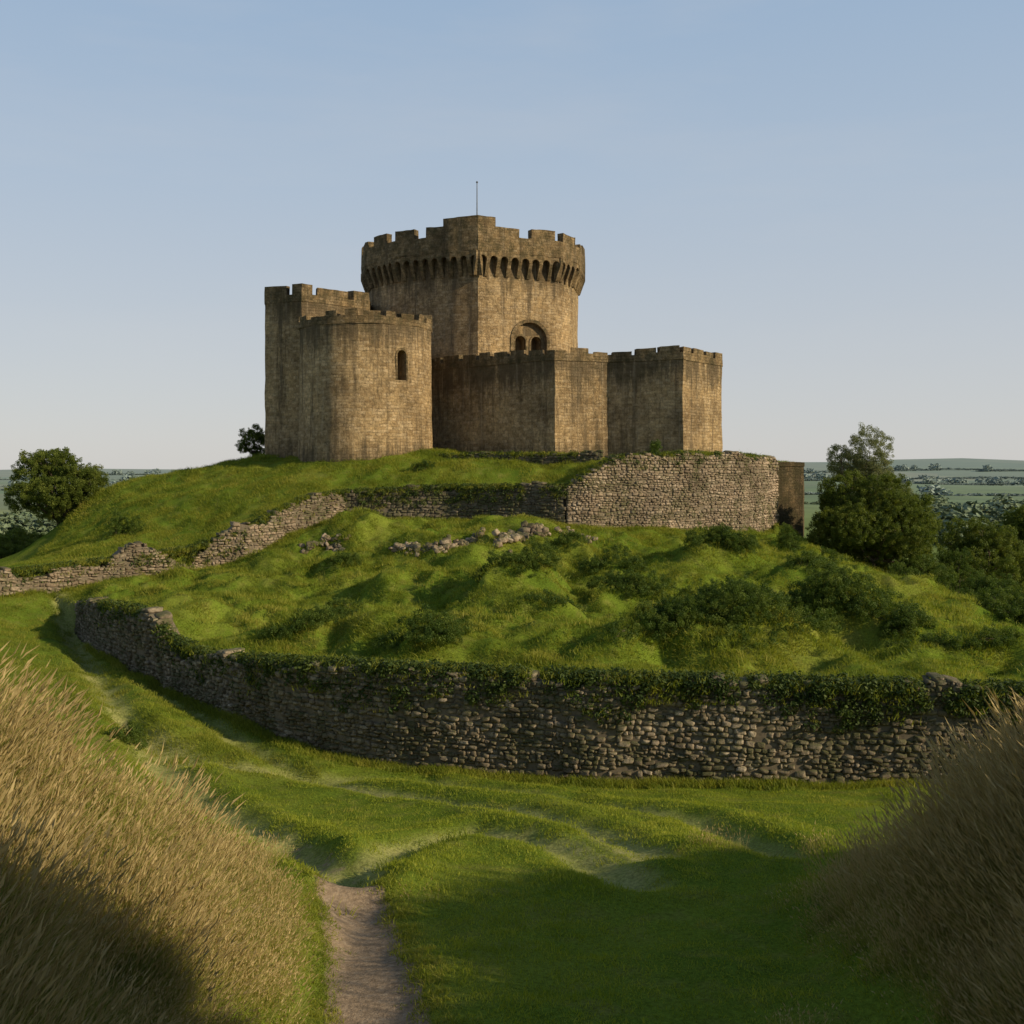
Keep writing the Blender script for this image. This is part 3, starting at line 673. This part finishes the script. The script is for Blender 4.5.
def arch_prism(o,t,n,w,zb,zs,dep,front=.6,K=10):
    pr=[(-w/2,zb),(w/2,zb)]+[(w/2*math.cos(math.pi*k/K),zs+w/2*math.sin(math.pi*k/K)) for k in range(K+1)]
    bm=bmesh.new();rings=[]
    for d in (front,-dep): rings.append([bm.verts.new((o[0]+t[0]*u+n[0]*d,o[1]+t[1]*u+n[1]*d,z)) for u,z in pr])
    m=len(pr);bm.faces.new(rings[0]);bm.faces.new(rings[1][::-1])
    for k in range(m): bm.faces.new((rings[0][k],rings[1][k],rings[1][(k+1)%m],rings[0][(k+1)%m]))
    bmesh.ops.recalc_face_normals(bm,faces=bm.faces[:]);bmesh.ops.remove_doubles(bm,verts=bm.verts[:],dist=1e-5)
    me=bpy.data.meshes.new('cut');bm.to_mesh(me);bm.free();me.materials.append(M_dark);return link(bpy.data.objects.new('cut',me))
def cut(target,cutter):
    md=target.modifiers.new('b','BOOLEAN');md.operation='DIFFERENCE';md.object=cutter;md.solver='EXACT'
    dg=bpy.context.evaluated_depsgraph_get();nm=bpy.data.meshes.new_from_object(target.evaluated_get(dg))
    target.modifiers.remove(md);target.data=nm;bpy.data.objects.remove(cutter)
def arch_ring(name,o,t,n,w,zs,band,proud,mat,zb,K=14):
    bm=bmesh.new();uvl=bm.loops.layers.uv.new('UVMap')
    prof=[(-w/2,zb),(-w/2,zs)]+[(-w/2*math.cos(math.pi*k/K),zs+w/2*math.sin(math.pi*k/K)) for k in range(1,K)]+[(w/2,zs),(w/2,zb)]
    W2=w/2+band
    outp=[(-W2,zb),(-W2,zs)]+[(-W2*math.cos(math.pi*k/K),zs+W2*math.sin(math.pi*k/K)) for k in range(1,K)]+[(W2,zs),(W2,zb)]
    P3=lambda u,z,d:(o[0]+t[0]*u+n[0]*d,o[1]+t[1]*u+n[1]*d,z)
    for k in range(len(prof)-1):
        c=[[[P3(*prof[k+m],d),P3(*outp[k+m],d)] for d in (-.2,proud)] for m in (0,1)]
        hexa(bm,uvl,c,(1,1,1),k*.3,.015)
    finish(bm,name,mat)
a=Vector(kp[4]);b=Vector(kp[5]);t=(b-a).normalized();nn=Vector((t.y,-t.x))
best=min(np.linspace(0,1,400),key=lambda s:abs((a+(b-a)*s).x/(a+(b-a)*s).y-(530-512)/F));o=a+(b-a)*best
zs=Z(341,o.y);wa=3.0
cut(keep,arch_prism(o,t,nn,wa,zs-3,zs,.35))
for s_ in (-.72,.72): cut(keep,arch_prism(o+t*s_-nn*.35,t,nn,.95,zs-2.6,zs-.05,1.0,front=.3))
arch_ring('keep_window_arch',o,t,nn,wa,zs,.28,.10,M_masd,zs-3)
for s_ in (-.72,.72): arch_ring('keep_window_lancet',o+t*s_-nn*.35,t,nn,.95,zs-.05,.16,.08,M_masd,zs-2.6,10)
dirx=((407-366)*79/F)/R0;ang=-math.acos(max(-1,min(1,dirx+.02)))
nn2=Vector((math.cos(ang),math.sin(ang)));o2=Vector((cx,cy))+nn2*R0;t2=Vector((-nn2.y,nn2.x))
cut(rt,arch_prism(o2,t2,nn2,.75,Z(380,78),Z(355,78),1.0));arch_ring('round_tower_window_frame',o2,t2,nn2,.75,Z(355,78),.14,.04,M_masd,Z(380,78),8)
fx,fy=XY(477,92)
bm=bmesh.new();bmesh.ops.create_cone(bm,cap_ends=True,segments=10,radius1=.07,radius2=.035,depth=6.4)
bmesh.ops.translate(bm,verts=bm.verts[:],vec=(fx,fy,17.2+3.2))
g=bmesh.ops.create_uvsphere(bm,u_segments=10,v_segments=6,radius=.09);bmesh.ops.translate(bm,verts=g['verts'],vec=(fx,fy,23.65))
me=bpy.data.meshes.new('flagpole');bm.to_mesh(me);bm.free();me.materials.append(M_pole);link(bpy.data.objects.new('flagpole',me),castle)
pier=empty('stone_pier')
pp=pl((774,82.2),(803,82.8),(804,86.5),(776,86.5))
prism('pier_body',pp,-8.5,Z(466,82.5),M_masd,res=.4,a=.09,parent=pier)
prism('pier_cap',offset(pp,.06),Z(466,82.5)-.02,Z(462,82.5),M_masd,res=.35,a=.08,parent=pier)
# ---------------------------------------------------------------- vegetation
def limb(V,Fc,a,b,r0,r1,seg=5,sides=7,bend=.15):
    a=Vector(a);b=Vector(b);d=(b-a);n1=d.orthogonal().normalized();n2=d.normalized().cross(n1);base_=len(V)
    off=Vector((random.gauss(0,1),random.gauss(0,1),0))*bend*d.length*.5
    for s in range(seg+1):
        t=s/seg;c=a+d*t+off*math.sin(math.pi*t);r=r0+(r1-r0)*t
        for k in range(sides): V.append(tuple(c+(n1*math.cos(6.283*k/sides)+n2*math.sin(6.283*k/sides))*r))
    for s in range(seg):
        for k in range(sides):
            q=base_+s*sides;Fc.append((q+k,q+(k+1)%sides,q+sides+(k+1)%sides,q+sides+k))
def tree(name,x,y,lobes,coll,tr=.18,den=5.0,cs=1.0,gap=.35,z=None,ground=False):
    z=H1(x,y) if z is None else z;root=empty(name);V=[];Fc=[]
    top=min(l[2] for l in lobes)*.7+.2
    limb(V,Fc,(x,y,z-.3),(x,y,z+top),tr,tr*.7,bend=.05)
    for l in lobes:
        limb(V,Fc,(x,y,z+top*.85),(x+l[0],y+l[1],z+l[2]),tr*.5,tr*.12,bend=.2)
        for k in range(3): 
            e=(x+l[0]+random.uniform(-.7,.7)*l[3],y+l[1]+random.uniform(-.7,.7)*l[4],z+l[2]+random.uniform(-.3,.8)*l[5])
            limb(V,Fc,(x+l[0]*.7,y+l[1]*.7,z+top+(l[2]-top)*.7),e,tr*.2,tr*.05,seg=3,sides=5)
    mesh_obj('trunk',V,Fc,M_bark,root,True)
    P=[];S=[]
    for l in lobes:
        ar=4*math.pi*((l[3]*l[4])**1.6/3+(l[3]*l[5])**1.6/3+(l[4]*l[5])**1.6/3)**(1/1.6)
        n=int(ar*den)
        for k in range(n):
            d=Vector((random.gauss(0,1),random.gauss(0,1),random.gauss(0,1))).normalized()
            if ground and d.z<-.3: continue
            nz_=mnoise.noise(Vector((d.x*1.8+l[0]*3,d.y*1.8+x,d.z*1.8+l[2])))
            if nz_<-gap: continue
            rr=1+.34*nz_+random.gauss(0,.07)-random.random()**3*.5
            p=(x+l[0]+d.x*l[3]*rr,y+l[1]+d.y*l[4]*rr,z+l[2]+d.z*l[5]*rr)
            if not ground and p[2]<z+.05: p=(p[0],p[1],z+random.random()*.2)
            P.append(p);s=cs*random.uniform(.5,1.15);S.append((s,s,s*.85))
    P=np.array(P);S=np.array(S)
    if ground:
        ok=P[:,2]>height(P[:,0],P[:,1])-.08;P=P[ok];S=S[ok]
    n=len(P);scatter('foliage',P,rng.uniform(0,6.28,(n,3)),S,rng.integers(0,len(coll.objects),n),coll,root)
    return root
def bushw(name,x,y,w,h,coll=C_bram,den=9,cs=.4,lob=5):
    L=[];z=H1(x,y);arr=[]
    for k in range(lob):
        a=random.uniform(0,6.28);r=math.sqrt((k+.3)/lob);arr.append((math.cos(a)*r*w*.40,math.sin(a)*r*w*.22,r))
    for ox,oy,r in arr:
        s=w*random.uniform(.16,.26)
        L.append((ox,oy,H1(x+ox,y+oy)-z+h*random.uniform(-.05,.05),max(s,.35),max(s*.9,.35),h*random.uniform(.5,.8)*(1-.45*r)))
    return tree(name,x,y,L,coll,.04,den,cs,.65,z=z,ground=True)
for (x_,y_,w_,h_,lf) in BUSHw:
    if lf: bushw('bramble_bush',x_,y_,w_*.97,h_*.9,den=11,cs=.34,lob=max(4,min(13,int(w_*1.9))))
def bush(name,px,py,wpx,hpx,coll=C_bram,den=12,cs=.35,lob=4):
    x,y,z=hit(px,py,30);bushw(name,x,y,wpx*y/F,hpx*y/F,coll,den,cs,lob)
for a_ in [(660,522,24,22),(785,545,36,34),(735,452,22,14),(528,455,20,16),(425,470,30,18),(120,535,40,44),(153,467,12,12),(196,466,12,10),(825,562,34,20),(130,742,60,26),(205,548,26,18)]:
    bush('hedge_shrub',*a_)
def crown(w,h,base,n=12,sx=.9):
    L=[(0,0,base+h*.45,w*.31,w*.31,h*.36)]
    for k in range(n):
        a=6.283*k/n*1.6+random.uniform(-.4,.4);zz=base+h*(.16+.68*k/n)+random.uniform(-.06,.06)*h;rr=w*.56*math.sqrt(max(.05,1-((zz-base)/h*1.0-.38)**2*2.2))
        s=random.uniform(.11,.23)*w;L.append((math.cos(a)*(rr-s)*sx,math.sin(a)*(rr-s),zz,s,s,s*random.uniform(.8,1.1)))
    L.append((random.uniform(-.1,.1)*w,0,base+h*.84,w*.22,w*.22,h*.16));return L
def ptree(name,px,D,wpx,top,coll,base=.3,**k):
    x,y=XY(px,D);z=H1(x,y);w=wpx*D/F;h=Z(top,D)-z;L=crown(w,h-base,base);return tree(name,x,y,L,coll,**k)
ptree('hawthorn_tree',58,82,94,450,C_leaf,.0,den=7,cs=.55)
ptree('small_tree',253,88,30,425,C_leaf,.3,den=9,cs=.4,tr=.08)
ptree('willow_tree',865,98,90,428,C_will,1.0,den=7,cs=.62,tr=.25)
ptree('broadleaf_tree',874,78,120,474,C_leaf,.0,den=7.5,cs=.52)
ptree('broadleaf_tree',985,92,100,522,C_leaf,.1,den=5.5,cs=.6)
ptree('broadleaf_tree',1040,105,90,505,C_leaf,.1,den=4,cs=.8)
for (p_,D_,w_,t_) in ((995,66,70,574),(1012,54,80,604),(925,76,60,554),(955,84,54,546),(905,70,40,568),(965,60,54,600),(1040,60,60,590)):
    ptree('round_bush',p_,D_,w_,t_,C_bram,.0,den=8,cs=.42,tr=.06)
ptree('round_bush',8,95,60,535,C_leaf,.1,den=5,cs=.6)
ptree('round_bush',20,110,50,528,C_leaf,.1,den=5,cs=.6)
# hedgerow on the right-hand bank, beyond the frame edge
def ht(tx,ty,w,top):
    h=top-H1(tx,ty);tree('hedgerow_tree',tx,ty,crown(w,max(1.2,h),.1),C_leaf,.15,4,.9)
ht(17.5,-1.5,7.5,8.2);ht(19,-9,8,10);ht(15.5,5.0,3.4,1.6);ht(18.5,14,4,-.4)
# distant trees and hedges
def addt(P,S,x,y,s,fl=1.0):
    P.append((x+random.gauss(0,s*.12),y+random.gauss(0,s*.2),s*random.uniform(.15,.3)*fl));S.append((s*random.uniform(1.0,1.6),s*random.uniform(.8,1.2),s*random.uniform(.55,.85)*fl))
R_=random.Random(5);P=[];S=[];P2=[];S2=[]
for k in range(30):
    D=330*math.exp(R_.random()*2.1);x0=R_.uniform(-.6,.5)*D;a=R_.gauss(0,.10);Ln=R_.uniform(.2,.6)*D+40;s_=R_.uniform(2.4,3.6)*(1+D/1400);st=s_*.45
    for j in range(int(Ln/st)):
        far=D>600;big=R_.random()<.07
        addt(P2 if far else P,S2 if far else S,x0+math.cos(a)*j*st,D+math.sin(a)*j*st,s_*(R_.uniform(1.6,2.4) if big else R_.uniform(.8,1.0)),1.2 if big else .7)
for (px,D,w,nn_) in ((975,300,50,30),(1015,340,50,26),(905,420,30,12),(15,260,40,16),(110,330,30,10),(850,500,30,14),(940,250,24,8)):
    for j in range(nn_*2):
        x0=(px-512+R_.gauss(0,w/2.4))*D/F;addt(P,S,x0,D+R_.gauss(0,8),R_.uniform(6,10),1.2)
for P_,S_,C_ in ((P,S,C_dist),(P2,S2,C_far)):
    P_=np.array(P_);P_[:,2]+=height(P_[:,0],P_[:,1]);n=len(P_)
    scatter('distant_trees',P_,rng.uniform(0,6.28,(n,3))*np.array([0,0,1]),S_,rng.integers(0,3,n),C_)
# ---------------------------------------------------------------- light, sky, camera
el=math.radians(24.5);az=math.radians(114)
sv=Vector((math.sin(az)*math.cos(el),math.cos(az)*math.cos(el),math.sin(el)))
sun=bpy.data.lights.new('sun','SUN');sun.energy=5.0;sun.angle=math.radians(.6);sun.color=(1,.83,.57)
so=link(bpy.data.objects.new('sun',sun));so.rotation_euler=sv.to_track_quat('Z','Y').to_euler()
w=bpy.data.worlds.new('World');scene.world=w;w.use_nodes=True;nt=w.node_tree;nt.nodes.clear();q=N(nt)
sk=q.n('ShaderNodeTexSky',sky_type='NISHITA');sk.sun_disc=False;sk.sun_elevation=el;sk.sun_rotation=az;sk.air_density=1.0;sk.dust_density=.6;sk.ozone_density=2.0;sk.altitude=100
tc=q.n('ShaderNodeTexCoord').outputs['Generated'];sx=q.n('ShaderNodeSeparateXYZ');q.l(tc,sx.inputs[0])
gr=q.ramp(sx.outputs[2],[(0,(.62,.61,.60)),(.10,(.55,.58,.62)),(.25,(.44,.53,.64)),(.42,(.33,.46,.63)),(.62,(.15,.23,.36)),(1,(.08,.13,.22))])
cl=q.ramp(q.noise(q.mapping(tc,(1.2,1.2,6)),1.6,6,.6),[(.48,g3(0)),(.75,g3(.28))])
gr=q.mix(cl,gr,(.60,.61,.63))
hazy=q.mix(1.0,gr,(8.33,8.33,8.33),'MULTIPLY')
col=q.mix(.88,sk.outputs[0],hazy)
bg=q.n('ShaderNodeBackground');bg.inputs['Strength'].default_value=.12
q.l(col,bg.inputs[0]);o=q.n('ShaderNodeOutputWorld');q.l(bg.outputs[0],o.inputs[0])
cam=bpy.data.cameras.new('camera');cam.sensor_width=36;cam.lens=36*F/1024;cam.shift_y=-(512-HZ)/1024;cam.clip_end=12000;cam.clip_start=.1
cobj=link(bpy.data.objects.new('camera',cam));cobj.rotation_euler=(math.pi/2,0,0);scene.camera=cobj
scene.view_settings.view_transform='Standard';scene.view_settings.look='None';scene.view_settings.exposure=0
